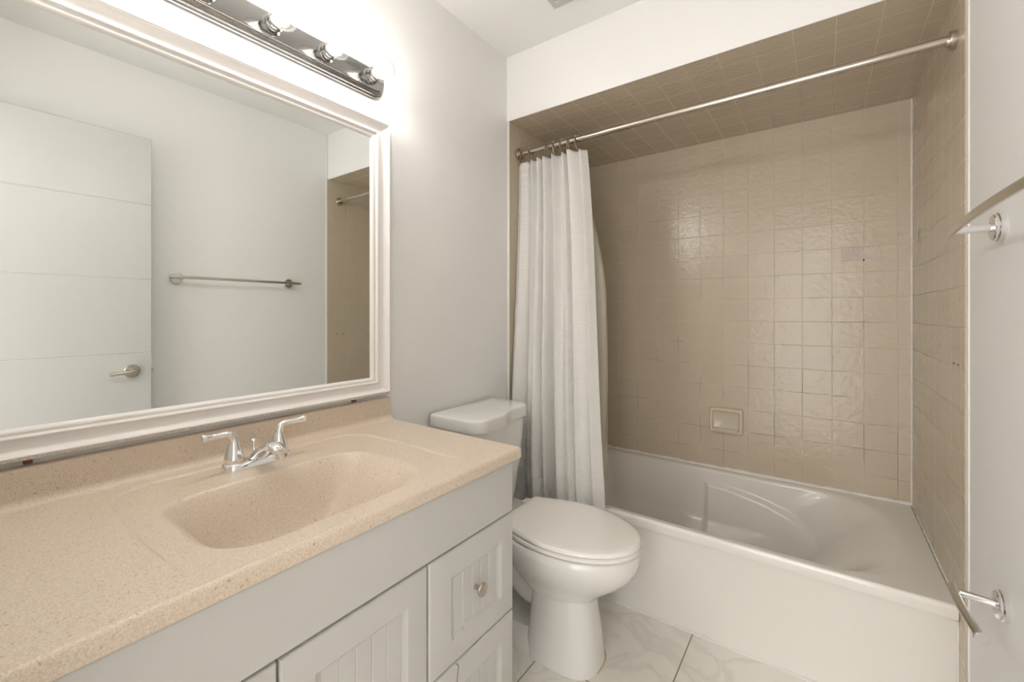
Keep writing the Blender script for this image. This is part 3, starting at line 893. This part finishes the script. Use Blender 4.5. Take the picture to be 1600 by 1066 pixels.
# hem band, a second layer of cloth
so_ = co.modifiers.new('cloth_thickness', 'SOLIDIFY'); so_.thickness = 0.0014; so_.offset = 0
lrow = []
for i in range(61):
    t = i / 60; row = []
    for j in range(61):
        s = j / 60
        x = 0.05 + (0.345 + 0.085 * smooth01(t * 2.2) - 0.05) * s
        y = RY + 0.056 + 0.040 * smooth01(t * 1.4) + 0.010 * math.sin(s * 34) * (1 - .3 * t) + 0.02 * s
        row.append((x, y, 1.935 - 1.49 * t))
    lrow.append(row)
lo = MB().grid(lrow).build('shower_liner', M['liner'], angle=75)
tag(lo, 'translucent beige liner showing behind the right edge of the white curtain', 'curtain liner')

# ================================================================== SMALL FITTINGS ON THE TILES
sd = thing('soap_dish', 'tan ceramic soap dish recessed in the back tile wall', 'soap dish', (.819, YB, .645))
def rrect(cx, cz, hx, hz, r, y, k=6):
    out = []
    for (sx, sz_, a0) in ((1, -1, -PI / 2), (1, 1, 0), (-1, 1, PI / 2), (-1, -1, PI)):
        for j in range(k + 1):
            t = a0 + PI / 2 * j / k
            out.append((cx + sx * (hx - r) + r * math.cos(t), y, cz + sz_ * (hz - r) + r * math.sin(t)))
    return out
cx, cz = .819, .645; f = lambda hx, hz, r, d: rrect(cx, cz, hx, hz, r, YB - d)
MB().loft([f(.081, .066, .014, .0002), f(.081, .066, .014, .010), f(.079, .064, .013, .017), f(.074, .059, .012, .021), f(.068, .053, .010, .021), f(.064, .049, .009, .018), f(.061, .046, .008, .006), f(.058, .043, .008, .004)], True, True).build('dish', M['ceramic'], sd, angle=40)
MB().box(cx - .060, cx + .060, YB - .028, YB - .006, cz - .050, cz - .041, .004, 3).build('lip', M['ceramic'], sd)
rs = thing('adhesive_residue', 'pale scraped adhesive patches left on the back tiles where a holder was removed', 'adhesive residue', (1.37, YB, 1.48))
rb = MB(); rb.box(1.301, 1.362, YB - .0012, YB - .0002, 1.453, 1.510, .0004, 1); rb.build('patch', M['residue'], rs)
rb = MB(); rb.box(1.364, 1.442, YB - .0012, YB - .0002, 1.452, 1.511, .0004, 1); rb.build('patch', M['residue'], rs)
blob = [(1.398 + (.020 + .005 * math.sin(3 * a)) * math.cos(a), YB - .0018, 1.486 + (.017 + .005 * math.cos(4 * a)) * math.sin(a)) for a in [2 * PI * k / 24 for k in range(24)]]
MB().loft([[(x, YB - .0011, z) for x, y, z in blob], blob], True, True).build('glue_blob', M['ceramic'], rs, label='yellowish glue blob')
MB().lathe([(.0038, 0), (.0038, .0006), (0, .0007)], (1.383, YB - .0011, 1.452), (0, -1, 0), 12).build('chip', M['dark'], rs, label='small dark chip in the grout')
for (y, r_, w_) in ((1.783, .0042, 'further from the camera'), (1.733, .0033, 'nearer the white wall edge')):
    o = MB().lathe([(r_, 0), (r_, .0006), (0, .0007)], (W - .0001, y, 1.065), (-1, 0, 0), 12).build('drill_hole', M['dark'])
    tag(o, 'small dark drill hole in the right alcove tiles, ' + w_, 'drill hole', 'drill holes in the tiles')
sm = MB()
sm.box(W - .0011, W - .0001, 2.318, 2.352, 1.465, 1.545, .0003, 1)
tag(sm.build('adhesive_smudge', M['residue']), 'faint grey adhesive smudge on the right alcove tiles near the back corner', 'adhesive smudge')

# ================================================================== TOWEL BAR AND TISSUE HOLDER ON THE RIGHT WALL
WR = W + 0.008
def flange(y, z, parent):
    MB().lathe([(0, 0), (.0310, 0), (.0318, .002), (.0318, .009), (.0295, .0105), (.0285, .011), (.0285, .015), (.0265, .0170), (.010, .0180), (.0, .0180)], (WR, y, z), (-1, 0, 0), 32).build('flange', M['chrome'], parent, angle=30)
tbar = thing('towel_bar', 'bowed chrome towel bar on two round flanges, upper fitting on the right wall', 'towel bar', (WR, 1.10, 1.40))
for y in (.807, 1.392):
    flange(y, 1.400, tbar)
    MB().tube([(WR - .008, y, 1.400), (WR - .078, y, 1.399)], .0085, 16).build('post', M['chrome'], tbar)
pts = []
for i in range(41):
    q = i / 40; y = .765 + (1.443 - .765) * q
    pts.append((1.480 - .014 * (1 - (2 * q - 1) ** 2), y, 1.399))
MB().tube(pts, [.0062] + [.0082] * 39 + [.0062], 16).build('bar', M['satin'], tbar, label='satin bowed bar')
tp = thing('tissue_holder', 'short bowed chrome tissue holder on one round flange, low on the right wall', 'tissue holder', (WR, 1.368, .582))
flange(1.368, .582, tp)
MB().tube([(WR - .008, 1.368, .582), (WR - .040, 1.378, .580), (1.487, 1.388, .577)], [.0085, .0080, .0078], 16).build('post', M['chrome'], tp)
pts = []
for i in range(25):
    q = i / 24; y = 1.430 + (1.226 - 1.430) * q
    pts.append((1.480 - .006 * (1 - (2 * q - 1) ** 2) + .006 * q, y, .572 + .004 * math.sin(PI * q)))
MB().tube(pts, [.0070] + [.0085] * 24, 16).build('bar', M['satin'], tp, label='satin bowed bar')
MB().lathe([(0, 0), (.0125, 0), (.0130, .0015), (.0130, .004), (.0120, .0055), (0, .006)], (1.4862, 1.228, .572), (.09, -1, 0), 24).build('end_cap', M['chrome'], tp)

# ================================================================== CEILING FAN GRILLE
fn = thing('exhaust_fan', 'square grey exhaust fan grille on the ceiling above the toilet', 'exhaust fan', (.50, 1.36, ZC))
MB().box(.362, .632, 1.232, 1.502, ZC - .012, ZC - .0002, .004).build('housing', M['ventp'], fn)
for k in range(9):
    MB().box(.385, .609, 1.255 + k * .026, 1.267 + k * .026, ZC - .016, ZC - .011, .001, 1).build('slat', M['ventp'], fn)
